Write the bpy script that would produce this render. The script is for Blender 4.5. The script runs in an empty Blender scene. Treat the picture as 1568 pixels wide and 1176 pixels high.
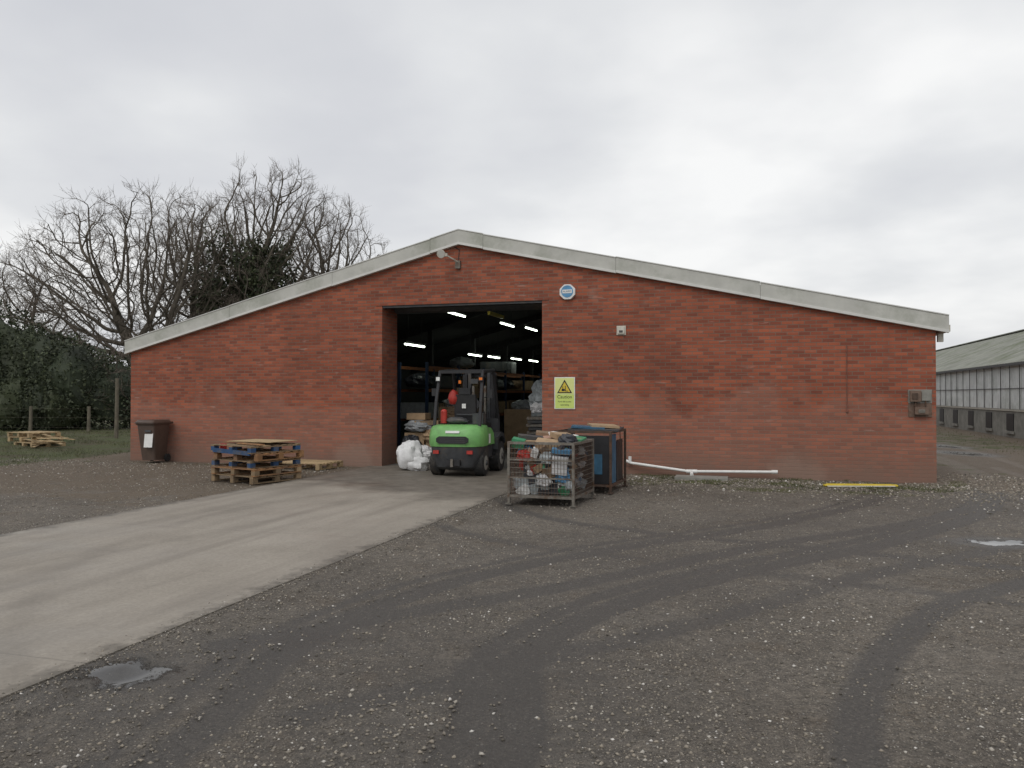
import bpy, math, random
import numpy as np
from mathutils import Matrix, Vector, noise as mnoise, kdtree
random.seed(7); rng=np.random.default_rng(7)
sc=bpy.context.scene
sc.view_settings.view_transform='Standard'; sc.view_settings.look='None'
sc.view_settings.exposure=0

# ------------------------------------------------------------------ materials
class NT:
    def __init__(s,m):
        s.t=m.node_tree; s.n=s.t.nodes; s.l=s.t.links
    def node(s,typ,**kw):
        n=s.n.new(typ)
        for k,v in kw.items(): setattr(n,k,v)
        return n
    def link(s,a,b): s.l.new(a,b)
    def noise(s,vec,scale,detail=4,rough=.55):
        n=s.node('ShaderNodeTexNoise'); n.inputs['Scale'].default_value=scale
        n.inputs['Detail'].default_value=detail; n.inputs['Roughness'].default_value=rough
        if vec is not None: s.link(vec,n.inputs['Vector'])
        return n.outputs['Fac']
    def ramp(s,fac,stops,interp='LINEAR'):
        n=s.node('ShaderNodeValToRGB'); cr=n.color_ramp; cr.interpolation=interp
        while len(cr.elements)<len(stops): cr.elements.new(.5)
        for e,(p,c) in zip(cr.elements,stops):
            e.position=p; e.color=c if isinstance(c,tuple) else (c,c,c,1)
        s.link(fac,n.inputs['Fac']); return n.outputs['Color']
    def mix(s,fac,a,b,mode='MIX'):
        n=s.node('ShaderNodeMix',data_type='RGBA',blend_type=mode)
        for sock,v in ((n.inputs[0],fac),(n.inputs[6],a),(n.inputs[7],b)):
            if hasattr(v,'is_output'): s.link(v,sock)
            else: sock.default_value=v
        return n.outputs[2]
    def math(s,op,a,b=0.0,c=None,clamp=False):
        n=s.node('ShaderNodeMath',operation=op,use_clamp=clamp)
        for i,v in enumerate((a,b,c)):
            if v is None: continue
            if hasattr(v,'is_output'): s.link(v,n.inputs[i])
            else: n.inputs[i].default_value=v
        return n.outputs[0]
    def attr(s,name):
        n=s.node('ShaderNodeAttribute'); n.attribute_name=name; return n.outputs['Fac']
    def bump(s,h,strength=.3,dist=.01,nrm=None):
        n=s.node('ShaderNodeBump'); n.inputs['Strength'].default_value=strength; n.inputs['Distance'].default_value=dist
        s.link(h,n.inputs['Height'])
        if nrm is not None: s.link(nrm,n.inputs['Normal'])
        return n.outputs['Normal']
def newmat(name):
    m=bpy.data.materials.new(name); m.use_nodes=True
    t=NT(m); p=t.n['Principled BSDF']; return m,t,p
def M(name,col,rough=.6,metal=0,var=.25,scale=6,bump=.0,dirt=None,island=0):
    m,t,p=newmat(name)
    tc=t.node('ShaderNodeTexCoord').outputs['Object']
    f=t.noise(tc,scale,5,.65)
    c0=tuple(max(0,x*(1-var)) for x in col[:3])+(1,); c1=tuple(min(1,x*(1+var)) for x in col[:3])+(1,)
    c=t.ramp(f,[(.3,c0),(.7,c1)])
    if island:
        g=t.node('ShaderNodeNewGeometry').outputs['Random Per Island']
        k=t.ramp(g,[(0,1-island),(1,1.0)])
        c=t.mix(1.0,c,k,'MULTIPLY')
    if dirt:
        f2=t.ramp(t.noise(tc,scale*.45,6,.7),[(.5,0.0),(.66,1.0)])
        c=t.mix(f2,c,dirt)
    t.link(c,p.inputs['Base Color'])
    p.inputs['Roughness'].default_value=rough; p.inputs['Metallic'].default_value=metal
    if bump: t.link(t.bump(t.noise(tc,scale*8,3),bump,.01),p.inputs['Normal'])
    return m

def brick_mat():
    m,t,p=newmat('red_brickwork')
    tc=t.node('ShaderNodeTexCoord').outputs['Object']
    sp=t.node('ShaderNodeSeparateXYZ'); t.link(tc,sp.inputs[0])
    cb=t.node('ShaderNodeCombineXYZ'); t.link(t.math('ADD',sp.outputs[0],sp.outputs[1]),cb.inputs[0]); t.link(sp.outputs[2],cb.inputs[1])
    v=cb.outputs[0]
    b=t.node('ShaderNodeTexBrick'); t.link(v,b.inputs['Vector'])
    b.inputs['Scale'].default_value=1; b.inputs['Brick Width'].default_value=.225; b.inputs['Row Height'].default_value=.075
    b.inputs['Mortar Size'].default_value=.008; b.inputs['Mortar Smooth'].default_value=.2; b.inputs['Bias'].default_value=-.05
    b.inputs['Color1'].default_value=(.39,.108,.054,1); b.inputs['Color2'].default_value=(.215,.062,.037,1)
    b.inputs['Mortar'].default_value=(.20,.135,.10,1)
    big=t.noise(v,.55,5,.6)
    c=t.mix(1.0,b.outputs['Color'],t.ramp(big,[(.3,.76),(.7,1.10)]),'MULTIPLY')
    cb2=t.node('ShaderNodeCombineXYZ'); t.link(t.math('MULTIPLY',sp.outputs[0],.25),cb2.inputs[0]); t.link(t.math('MULTIPLY',sp.outputs[2],6.7),cb2.inputs[1])
    c=t.mix(1.0,c,t.ramp(t.noise(cb2.outputs[0],1.0,3,.6),[(.3,.82),(.7,1.10)]),'MULTIPLY')
    cb3=t.node('ShaderNodeCombineXYZ'); t.link(t.math('MULTIPLY',sp.outputs[0],2.2),cb3.inputs[0]); t.link(t.math('MULTIPLY',sp.outputs[2],13.3),cb3.inputs[1])
    salt=t.ramp(t.noise(cb3.outputs[0],1.0,2,.5),[(.64,0.0),(.70,1.0)])
    salt=t.math('MULTIPLY',salt,t.ramp(t.noise(v,.9,3),[(.42,0.0),(.60,.45)]))
    c=t.mix(salt,c,(.42,.28,.23,1))
    cb4=t.node('ShaderNodeCombineXYZ'); t.link(t.math('MULTIPLY',sp.outputs[0],2.6),cb4.inputs[0]); t.link(t.math('MULTIPLY',sp.outputs[2],.35),cb4.inputs[1])
    c=t.mix(t.ramp(t.noise(cb4.outputs[0],1.0,5,.6),[(.52,0.0),(.72,.32)]),c,(.13,.06,.042,1))
    nb=t.noise(v,1.6,5,.7)
    hz=t.math('ADD',sp.outputs[2],t.math('MULTIPLY',nb,-1.3))
    low=t.ramp(t.math('ADD',hz,.60),[(.0,.92),(.75,.0)])
    c=t.mix(low,c,(.155,.10,.075,1))
    pale=t.ramp(t.math('ADD',sp.outputs[2],t.math('MULTIPLY',t.noise(v,.8,4,.6),-2.7)),[(.0,.34),(.35,0.0)])
    c=t.mix(t.math('MULTIPLY',pale,.85),c,(.35,.20,.15,1))
    for u0,zr in((6.55,1.0),(12.1,1.5),(16.6,.9)):
        d=t.math('ADD',t.math('POWER',t.math('DIVIDE',t.math('SUBTRACT',sp.outputs[0],u0),.95),2.0),t.math('POWER',t.math('DIVIDE',sp.outputs[2],zr),2.0))
        k=t.ramp(t.math('ADD',d,t.math('MULTIPLY',nb,1.1)),[(.7,.55),(1.0,0.0)])
        c=t.mix(k,c,(.27,.19,.15,1))
    c=t.mix(t.ramp(t.noise(v,1.15,3,.5),[(.68,0.0),(.74,.3)]),c,(.34,.22,.17,1))
    t.link(c,p.inputs['Base Color']); p.inputs['Roughness'].default_value=.9
    t.link(t.bump(t.math('ADD',t.math('MULTIPLY',b.outputs['Fac'],-1.0),t.math('MULTIPLY',t.noise(v,60,3),.4)),.5,.008),p.inputs['Normal'])
    return m

def concrete_mat():
    m,t,p=newmat('concrete_slab')
    tc=t.node('ShaderNodeTexCoord').outputs['Object']
    sp=t.node('ShaderNodeSeparateXYZ'); t.link(tc,sp.inputs[0])
    c=t.ramp(t.noise(tc,.55,6,.6),[(.3,(.260,.230,.190,1)),(.7,(.355,.318,.268,1))])
    c=t.mix(1.0,c,t.ramp(t.noise(tc,40,3,.6),[(.25,.78),(.75,1.12)]),'MULTIPLY')
    mp=t.node('ShaderNodeMapping'); mp.inputs['Scale'].default_value=(2.6,.16,1); mp.inputs['Rotation'].default_value=(0,0,.25); t.link(tc,mp.inputs['Vector'])
    c=t.mix(t.ramp(t.noise(mp.outputs[0],1.0,4,.55),[(.48,0.0),(.72,.5)]),c,(.17,.148,.122,1))
    mp2=t.node('ShaderNodeMapping'); mp2.inputs['Scale'].default_value=(1.8,.3,1); mp2.inputs['Rotation'].default_value=(0,0,-.55); t.link(tc,mp2.inputs['Vector'])
    c=t.mix(t.ramp(t.noise(mp2.outputs[0],1.0,4,.5),[(.55,0.0),(.72,.45)]),c,(.16,.138,.113,1))
    patch=t.ramp(t.noise(tc,.8,4,.6),[(.38,.15),(.6,1.0)])
    for cx_,cy_,r0,am in ((16.0,-7.5,7.6,.42),(16.0,-7.5,9.0,.38),(-1.5,-7.0,9.6,.28),(-1.5,-7.0,11.0,.28)):
        d=t.math('SQRT',t.math('ADD',t.math('POWER',t.math('ADD',sp.outputs[0],-cx_),2.0),t.math('POWER',t.math('ADD',sp.outputs[1],-cy_),2.0)))
        d=t.math('ABSOLUTE',t.math('SUBTRACT',d,r0))
        k=t.ramp(t.math('ADD',d,t.math('MULTIPLY',t.math('ADD',t.noise(tc,1.5,5,.75),-.5),.7)),[(.02,am),(.20,0.0)])
        c=t.mix(t.math('MULTIPLY',k,patch),c,(.14,.122,.10,1))
    # small dark oil spots
    c=t.mix(t.ramp(t.noise(tc,2.3,3,.5),[(.70,0.0),(.76,.45)]),c,(.11,.10,.085,1))
    mud=t.math('ADD',sp.outputs[1],t.math('MULTIPLY',t.noise(tc,.9,6,.65),3.2))
    mud=t.math('ADD',mud,t.math('MULTIPLY',sp.outputs[0],.45))
    mf=t.ramp(t.math('MULTIPLY',t.math('ADD',mud,-.9),.5),[(.0,0.0),(.5,.88)])
    c=t.mix(mf,c,t.ramp(t.noise(tc,3,6,.7),[(.3,(.075,.064,.052,1)),(.7,(.19,.168,.138,1))]))
    ex=t.math('ABSOLUTE',t.math('ADD',sp.outputs[0],-9.31))
    mr=t.node('ShaderNodeMapRange'); mr.inputs['From Min'].default_value=2.18; mr.inputs['From Max'].default_value=2.36
    t.link(t.math('ADD',ex,t.math('MULTIPLY',t.math('ADD',t.noise(tc,3,5,.7),-.5),.9)),mr.inputs['Value'])
    c=t.mix(t.math('MULTIPLY',mr.outputs[0],.85),c,(.105,.092,.075,1))
    wv=t.math('ABSOLUTE',t.math('SUBTRACT',t.math('FRACT',t.math('DIVIDE',t.math('ADD',sp.outputs[1],60.5),4.5)),.5))
    j=t.math('LESS_THAN',wv,.0020)
    c=t.mix(t.math('MULTIPLY',j,.35),c,(.12,.105,.09,1))
    t.link(c,p.inputs['Base Color'])
    t.link(t.ramp(t.noise(tc,.7,4),[(.35,.5),(.6,.8)]),p.inputs['Roughness'])
    t.link(t.bump(t.noise(tc,70,3,.7),.25,.004),p.inputs['Normal'])
    return m

def ground_mat():
    m,t,p=newmat('gravelly_tarmac')
    tc=t.node('ShaderNodeTexCoord').outputs['Object']
    base=t.ramp(t.noise(tc,.45,6,.62),[(.3,(.112,.095,.076,1)),(.52,(.172,.149,.121,1)),(.72,(.225,.198,.163,1))])
    base=t.mix(t.ramp(t.noise(tc,1.7,5,.7),[(.52,0.0),(.72,.6)]),base,(.135,.098,.062,1))
    fine=t.noise(tc,48,5,.8)
    mid=t.noise(tc,14,5,.75)
    base=t.mix(1.0,base,t.ramp(fine,[(.28,.30),(.5,.92),(.72,1.8)]),'MULTIPLY')
    base=t.mix(1.0,base,t.ramp(mid,[(.3,.52),(.7,1.38)]),'MULTIPLY')
    def stone(scale,lo,hi,d0,d1):
        vo=t.node('ShaderNodeTexVoronoi'); vo.inputs['Scale'].default_value=scale; t.link(tc,vo.inputs['Vector'])
        dist=t.ramp(vo.outputs['Distance'],[(lo,1.0),(hi,0.0)])
        spc=t.node('ShaderNodeSeparateColor'); t.link(vo.outputs['Color'],spc.inputs[0])
        dens=t.ramp(t.noise(tc,1.1,5,.65),[(.36,d0),(.66,d1)])
        return t.math('MULTIPLY',dist,t.math('GREATER_THAN',spc.outputs[0],dens)),spc.outputs[1]
    s1,k1=stone(34,.22,.38,.82,.2); s2,k2=stone(70,.25,.42,.65,.1)
    track=t.attr('track')
    tn=t.ramp(t.math('ADD',track,t.math('MULTIPLY',t.math('ADD',t.noise(tc,2.4,6,.75),-.5),.9)),[(.25,0.0),(.75,1.0)])
    inv=t.math('SUBTRACT',1.0,t.math('MULTIPLY',tn,.75))
    s1=t.math('MULTIPLY',s1,inv); s2=t.math('MULTIPLY',s2,inv)
    stc=lambda k:t.ramp(k,[(0,(.11,.10,.085,1)),(.5,(.24,.21,.175,1)),(.9,(.36,.315,.26,1)),(1,(.58,.55,.50,1))])
    c=t.mix(t.math('MULTIPLY',tn,.92),base,t.mix(1.0,(.074,.066,.058,1),t.ramp(fine,[(.28,.5),(.72,1.55)]),'MULTIPLY'))
    c=t.mix(s2,c,stc(k2)); c=t.mix(s1,c,stc(k1))
    ln=t.attr('lane')
    c=t.mix(t.math('MULTIPLY',ln,.7),c,t.ramp(t.noise(tc,2.5,6,.7),[(.3,(.15,.14,.128,1)),(.7,(.25,.24,.22,1))]))
    nz=t.noise(tc,1.3,6,.7)
    def edge(a,k=1.0): return t.ramp(t.math('ADD',t.attr(a),t.math('MULTIPLY',t.math('ADD',nz,-.5),k)),[(.42,0.0),(.58,1.0)])
    li=edge('litter',1.2)
    c=t.mix(t.math('MULTIPLY',li,.75),c,t.ramp(t.noise(tc,22,5,.8),[(.3,(.080,.056,.036,1)),(.7,(.22,.17,.115,1))]))
    mo=edge('moss',1.5)
    c=t.mix(t.math('MULTIPLY',mo,.85),c,t.ramp(t.noise(tc,14,5,.75),[(.3,(.048,.048,.018,1)),(.6,(.10,.105,.03,1)),(.75,(.16,.14,.065,1))]))
    gr=edge('grass',1.5)
    c=t.mix(gr,c,t.mix(t.ramp(t.noise(tc,.9,5,.7),[(.45,0.0),(.62,.75)]),t.ramp(t.noise(tc,9,5,.75),[(.3,(.045,.055,.02,1)),(.65,(.10,.115,.04,1))]),(.085,.065,.042,1)))
    wet=t.attr('wet')
    damp=t.ramp(t.math('ADD',wet,t.math('MULTIPLY',t.math('ADD',t.noise(tc,2.0,5,.7),-.5),.7)),[(.12,0.0),(.45,1.0)])
    pud=t.ramp(t.math('ADD',t.math('ADD',wet,t.math('MULTIPLY',t.math('ADD',t.noise(tc,4.5,6,.7),-.5),1.5)),t.math('MULTIPLY',t.math('ADD',fine,-.5),.25)),[(.60,0.0),(.78,1.0)])
    c=t.mix(t.math('MULTIPLY',damp,.55),c,(.055,.050,.043,1))
    c=t.mix(t.math('MULTIPLY',pud,.8),c,(.035,.033,.03,1))
    t.link(c,p.inputs['Base Color'])
    r=t.mix(damp,t.ramp(tn,[(0,.88),(1,.66)]),(.45,.45,.45,1)); r=t.mix(pud,r,(.04,.04,.04,1)); t.link(r,p.inputs['Roughness'])
    h=t.math('ADD',t.math('MULTIPLY',fine,.9),t.math('ADD',s1,t.math('MULTIPLY',s2,.6)))
    h=t.math('ADD',h,t.math('MULTIPLY',mid,1.5))
    h=t.math('MULTIPLY',h,t.math('SUBTRACT',1.0,pud))
    t.link(t.bump(h,1.0,.018),p.inputs['Normal'])
    return m

MAT=dict(
 brick=brick_mat(), conc=concrete_mat(), ground=ground_mat(),
 fascia=M('weathered_fascia',(.50,.50,.46),.7,0,.14,1.5,.1,(.35,.36,.31,1)),
 fascia2=M('fascia_edge',(.62,.62,.59),.6,0,.1,2),
 roof=M('fibre_cement_roof',(.24,.245,.21),.9,0,.25,1.2,.2,(.12,.14,.08,1)),
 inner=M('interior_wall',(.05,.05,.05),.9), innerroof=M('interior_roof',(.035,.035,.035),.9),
 floor=M('interior_floor',(.13,.125,.115),.7,0,.2,2),
 black=M('black_paint',(.018,.018,.02),.45,0,.3,5,.05), dgrey=M('dark_grey_paint',(.045,.048,.052),.5,0,.3,8,.05,(.08,.07,.06,1)),
 rubber=M('tyre_rubber',(.02,.02,.02),.85,0,.3,12,.2,(.07,.06,.05,1)),
 green=M('lime_green_paint',(.165,.40,.12),.45,0,.18,4,0,(.13,.27,.10,1)),
 red=M('red_paint',(.42,.035,.025),.45), orange=M('orange_lens',(.8,.2,.02),.3),
 rackblue=M('racking_blue',(.02,.04,.09),.6), rackor=M('racking_orange',(.24,.075,.02),.6),
 dcard=M('dim_cardboard',(.22,.15,.095),.85), dwrap=M('dim_wrap',(.26,.275,.285),.4,0,.3,10,.3),  # darker copies of card and wrap: interior shade put into the colour
 white=M('white_plastic',(.74,.74,.72),.45,0,.08,9), cream=M('cream_paint',(.55,.53,.46),.6,0,.15,9),
 steel=M('galvanised_steel',(.20,.185,.16),.55,.5,.3,14,.1,(.13,.08,.05,1)),
 rust=M('rusty_steel',(.09,.06,.045),.75,.3,.4,12,.2,(.14,.065,.03,1)),
 brownbox=M('brown_metal_box',(.17,.115,.085),.7,.1,.3,9,.1,(.10,.055,.035,1)),
 brickpaint=M('brown_conduit',(.20,.075,.05),.7),
 wood=M('pallet_timber',(.32,.225,.13),.85,0,.3,7,.2,(.15,.11,.075,1),.45),
 wood2=M('pallet_timber_orange',(.36,.19,.085),.85,0,.3,7,.2,(.18,.11,.07,1),.4),
 wood3=M('fresh_timber',(.46,.34,.19),.85,0,.25,5,.2,None,.35),
 bluewood=M('blue_pallet_paint',(.03,.085,.20),.7,0,.3,8,.1,(.12,.11,.10,1),.3),
 blue=M('blue_sheet',(.03,.10,.17),.55,0,.3,6), lblue=M('light_blue_plastic',(.10,.28,.48),.5),
 bin=M('brown_bin_plastic',(.085,.058,.045),.5,0,.2,6,.05),
 card=M('cardboard',(.36,.25,.15),.85,0,.2,6), pink=M('pink_sheet',(.42,.25,.18),.7),
 wrap=M('clear_wrap',(.42,.46,.47),.25,0,.35,14,.6), bag=M('white_sack',(.70,.70,.70),.5,0,.12,14,.5),
 sack=M('dark_sack',(.03,.032,.04),.35,0,.3,12,.5), greenp=M('green_plastic',(.05,.25,.12),.5),
 yellow=M('yellow_plastic',(.66,.50,.05),.5,0,.18,6), signy=M('sign_yellow',(.70,.74,.28),.45,0,.03,4),
 signb=M('sign_black',(.02,.02,.02),.5), signg=M('sign_lime',(.58,.70,.18),.45,0,.03,4),
 bark=M('tree_bark',(.105,.09,.07),.9,0,.35,2.5), twig=M('twigs',(.135,.11,.088),.9,0,.3,2),
 post=M('fence_post_timber',(.13,.115,.085),.9,0,.3,6,.2),
 clad=M('translucent_cladding',(.62,.64,.63),.5,0,.2,1.3,0,(.42,.45,.42,1)),
 block=M('concrete_block',(.24,.235,.21),.9,0,.3,2,.2), gutter=M('gutter_dark',(.05,.05,.05),.6),
)
def leafmat(name,a,b):
    m,t,p=newmat(name)
    g=t.node('ShaderNodeNewGeometry').outputs['Random Per Island']
    c=t.ramp(g,[(0,a+(1,)),(1,b+(1,))])
    tc=t.node('ShaderNodeTexCoord').outputs['Object']
    c=t.mix(1.0,c,t.ramp(t.noise(tc,.8,4),[(.3,.5),(.7,1.3)]),'MULTIPLY')
    t.link(c,p.inputs['Base Color']); p.inputs['Roughness'].default_value=.7
    return m
MAT['hedge']=leafmat('evergreen_leaves',(.020,.030,.014),(.062,.075,.034))
MAT['ivy']=leafmat('ivy_leaves',(.018,.027,.010),(.06,.075,.028))
MAT['grass']=leafmat('grass_blades',(.05,.06,.02),(.145,.15,.06))
MAT['far']=leafmat('distant_foliage',(.05,.045,.035),(.09,.08,.06))
def stonemat():
    m,t,p=newmat('gravel_stones')
    g=t.node('ShaderNodeNewGeometry').outputs['Random Per Island']
    c=t.ramp(g,[(0,(.09,.08,.065,1)),(.5,(.21,.185,.152,1)),(.85,(.31,.27,.215,1)),(.96,(.43,.40,.35,1)),(1,(.65,.62,.58,1))])
    t.link(c,p.inputs['Base Color']); p.inputs['Roughness'].default_value=.8; return m
MAT['stone']=stonemat()
m,t,p=newmat('fluorescent_tube'); p.inputs['Base Color'].default_value=(.9,1,.9,1)
p.inputs['Emission Color'].default_value=(.90,1,.84,1); p.inputs['Emission Strength'].default_value=9.0; MAT['tube']=m
m,t,p=newmat('lamp_glass'); p.inputs['Base Color'].default_value=(.6,.6,.55,1); p.inputs['Roughness'].default_value=.15; MAT['glass']=m

# ------------------------------------------------------------------ mesh builder
def empty(name,loc=(0,0,0),rz=0,parent=None):
    e=bpy.data.objects.new(name,None); e.location=loc; e.rotation_euler=(0,0,rz)
    if parent: e.parent=parent
    sc.collection.objects.link(e); e.empty_display_size=.3; return e
class MB:
    def __init__(s): s.V=[];s.F=[];s.I=[];s.mats=[];s.T=Matrix.Identity(4)
    def add(s,vs,fs,mat):
        if mat not in s.mats: s.mats.append(mat)
        k=s.mats.index(mat); o=len(s.V)
        s.V+= [tuple(s.T@Vector(v)) for v in vs]
        s.F+= [tuple(o+i for i in f) for f in fs]; s.I+=[k]*len(fs); return s
    def box(s,c,sz,mat,rot=None):
        R=Matrix.Identity(3) if rot is None else (Matrix.Rotation(rot[2],3,'Z')@Matrix.Rotation(rot[1],3,'Y')@Matrix.Rotation(rot[0],3,'X'))
        vs=[]
        for x in(-.5,.5):
            for y in(-.5,.5):
                for z in(-.5,.5):
                    vs.append(Vector(c)+R@Vector((x*sz[0],y*sz[1],z*sz[2])))
        return s.add(vs,[(0,1,3,2),(4,6,7,5),(0,4,5,1),(2,3,7,6),(0,2,6,4),(1,5,7,3)],mat)
    def bb(s,a,b,mat):
        return s.box([(a[i]+b[i])/2 for i in range(3)],[b[i]-a[i] for i in range(3)],mat)
    def cyl(s,p0,p1,r0,r1,mat,n=12,cap=True):
        p0=Vector(p0);p1=Vector(p1);d=(p1-p0).normalized()
        a=d.orthogonal().normalized();b=d.cross(a)
        vs=[]
        for p,r in((p0,r0),(p1,r1)):
            for i in range(n):
                w=2*math.pi*i/n; vs.append(p+a*math.cos(w)*r+b*math.sin(w)*r)
        fs=[(i,(i+1)%n,n+(i+1)%n,n+i) for i in range(n)]
        if cap: fs+=[tuple(range(n-1,-1,-1)),tuple(range(n,2*n))]
        return s.add(vs,fs,mat)
    def path(s,pts,r,mat,n=8):
        for a,b in zip(pts[:-1],pts[1:]): s.cyl(a,b,r,r,mat,n)
        return s
    def loft(s,rings,mat,cap=True):
        n=len(rings[0]);vs=[v for r in rings for v in r];fs=[]
        for k in range(len(rings)-1):
            for i in range(n): fs.append((k*n+i,k*n+(i+1)%n,(k+1)*n+(i+1)%n,(k+1)*n+i))
        if cap: fs+=[tuple(range(n-1,-1,-1)),tuple((len(rings)-1)*n+i for i in range(n))]
        return s.add(vs,fs,mat)
    def prism(s,poly,axis,a,b,mat):
        f={'y':lambda p,t:(p[0],t,p[1]),'x':lambda p,t:(t,p[0],p[1]),'z':lambda p,t:(p[0],p[1],t)}[axis]
        return s.loft([[f(p,a) for p in poly],[f(p,b) for p in poly]],mat)
    def crumple(s,c,sz,mat,seed=0,amp=.35,seg=10,freq=2.6,flat=0.0):
        n=seg*2;sd=Vector((seed*7.3,seed*3.1,seed))
        vs=[];fs=[]
        for i in range(seg+1):
            th=math.pi*i/seg
            for j in range(n):
                ph=2*math.pi*j/n
                d=Vector((math.sin(th)*math.cos(ph),math.sin(th)*math.sin(ph),math.cos(th)))
                k=1+amp*mnoise.noise(d*freq+sd)+amp*.45*mnoise.noise(d*freq*3+sd)
                q=d*k; q.z=max(q.z,-.75+flat)
                vs.append((c[0]+q.x*sz[0]/2,c[1]+q.y*sz[1]/2,c[2]+q.z*sz[2]/2))
        for i in range(seg):
            for j in range(n): fs.append((i*n+j,i*n+(j+1)%n,(i+1)*n+(j+1)%n,(i+1)*n+j))
        return s.add(vs,fs,mat)
    def obj(s,name,parent=None,loc=(0,0,0),rz=0,bevel=0,smooth=False):
        me=bpy.data.meshes.new(name); me.from_pydata(s.V,[],s.F)
        for m in s.mats: me.materials.append(MAT[m])
        me.polygons.foreach_set('material_index',s.I)
        if smooth: me.polygons.foreach_set('use_smooth',[True]*len(s.F))
        me.update(); o=bpy.data.objects.new(name,me); o.location=loc;o.rotation_euler=(0,0,rz)
        if parent: o.parent=parent
        sc.collection.objects.link(o)
        import bmesh
        bm=bmesh.new();bm.from_mesh(me);bmesh.ops.recalc_face_normals(bm,faces=bm.faces);bm.to_mesh(me);bm.free()
        if bevel:
            b=o.modifiers.new('bevel','BEVEL');b.width=bevel;b.segments=2;b.limit_method='ANGLE'
        if smooth:
            try: me.set_sharp_from_angle(angle=math.radians(40))
            except Exception: pass
        return o
def npmesh(name,V,F,mat,parent=None,attrs=None):
    me=bpy.data.meshes.new(name);k=F.shape[1]
    me.vertices.add(len(V));me.vertices.foreach_set('co',V.astype(np.float32).ravel())
    me.loops.add(F.size);me.loops.foreach_set('vertex_index',F.astype(np.int32).ravel())
    me.polygons.add(len(F));me.polygons.foreach_set('loop_start',np.arange(0,F.size,k,dtype=np.int32))
    me.update(calc_edges=True)
    me.materials.append(MAT[mat])
    if attrs:
        for a,v in attrs.items():
            at=me.attributes.new(a,'FLOAT','POINT');at.data.foreach_set('value',v.astype(np.float32).ravel())
    o=bpy.data.objects.new(name,me);sc.collection.objects.link(o)
    if parent:o.parent=parent
    return o

# site frame : u along the front wall, v into the building
LX,LY=-10.08,21.06; DX,DY=.9588,-.2847
ROT=math.atan2(DY,DX)
def W(u,v,z=0): return (LX+u*DX-v*DY, LY+u*DY+v*DX, z)
FL=19.18; UR=9.25; HL,HR,HM=3.13,3.27,5.50; DEP=46
def roofz(u): return HL+(HM-HL)*u/UR if u<UR else HM+(HR-HM)*(u-UR)/(FL-UR)

# ------------------------------------------------------------------ warehouse
wh=empty('brick_warehouse',(LX,LY,0),ROT)
D0,D1,DH=7.28,11.22,3.83; TH=.33; FB=.16
b=MB()
def wallpoly(poly): b.prism(poly,'y',0,TH,'brick')
wallpoly([(0,-.3),(D0,-.3),(D0,roofz(D0)-FB),(0,roofz(0)-FB)])
wallpoly([(D0,DH),(D1,DH),(D1,roofz(D1)-FB),(UR,HM-FB),(D0,roofz(D0)-FB)])
wallpoly([(D1,-.3),(FL,-.3),(FL,roofz(FL)-FB),(D1,roofz(D1)-FB)])
b.bb((D0-.35,TH,-.3),(D0,.85,DH+.3),'brick'); b.bb((D1,TH,-.3),(D1+.35,.7,DH+.3),'brick')
b.obj('front_wall',wh)
b=MB()
b.bb((0,TH,-.3),(.25,DEP,HL-.16),'brick'); b.bb((FL-.25,TH,-.3),(FL,DEP,HR-.16),'brick')
b.prism([(.25,-.3),(FL-.25,-.3),(FL-.25,HR-.2),(UR,HM-.2),(.25,HL-.2)],'y',DEP-.25,DEP,'brick')
b.obj('side_and_back_walls',wh)
b=MB()
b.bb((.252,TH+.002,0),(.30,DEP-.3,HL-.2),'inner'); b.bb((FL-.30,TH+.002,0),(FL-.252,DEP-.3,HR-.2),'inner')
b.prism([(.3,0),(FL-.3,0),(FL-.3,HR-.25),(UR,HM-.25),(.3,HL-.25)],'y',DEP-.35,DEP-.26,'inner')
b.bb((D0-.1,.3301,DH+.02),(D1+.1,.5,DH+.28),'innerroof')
b.obj('inner_lining',wh)
b=MB()
t0=.08
for (ua,za,ub,zb) in ((-.12,HL-.03,UR,HM),(UR,HM,FL+.22,HR-.05)):
    b.prism([(ua,za-.02-t0),(ub,zb-.02-t0),(ub,zb-.02),(ua,za-.02)],'y',-.06,DEP+.2,'roof')
b.obj('roof',wh)
b=MB()
for (ua,za,ub,zb) in ((.3,HL-.15,UR,HM-.15),(UR,HM-.15,FL-.3,HR-.15)):
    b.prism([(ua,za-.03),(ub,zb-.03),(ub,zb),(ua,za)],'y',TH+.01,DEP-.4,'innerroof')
for v in np.arange(4,DEP-2,4.5):
    for (ua,za,ub,zb) in ((.3,HL-.4,UR,HM-.4),(UR,HM-.4,FL-.3,HR-.4)):
        b.prism([(ua,za-.02),(ub,zb-.02),(ub,zb+.2),(ua,za+.2)],'y',v,v+.14,'innerroof')
    for u in (5.0,14.2): b.bb((u-.08,v,0),(u+.08,v+.16,roofz(u)-.4),'innerroof')
b.obj('roof_frames',wh)
b=MB()
def fpiece(u0,u1,side,dz=0):
    za=lambda u:dz+((HL-.02+(HM-HL+.02)*(u+.12)/(UR+.12)) if side==0 else (HM+(HR-.03-HM)*(u-UR)/(FL+.22-UR)))
    b.prism([(u0,za(u0)-.27),(u1,za(u1)-.27),(u1,za(u1)+.01),(u0,za(u0)+.01)],'y',-.10,-.062,'fascia')
    b.prism([(u0,za(u0)-.325),(u1,za(u1)-.325),(u1,za(u1)-.271),(u0,za(u0)-.271)],'y',-.112,-.002,'fascia2')
    b.prism([(u0,za(u0)+.011),(u1,za(u1)+.011),(u1,za(u1)+.03),(u0,za(u0)+.03)],'y',-.115,.10,'fascia2')
g=.003
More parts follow.
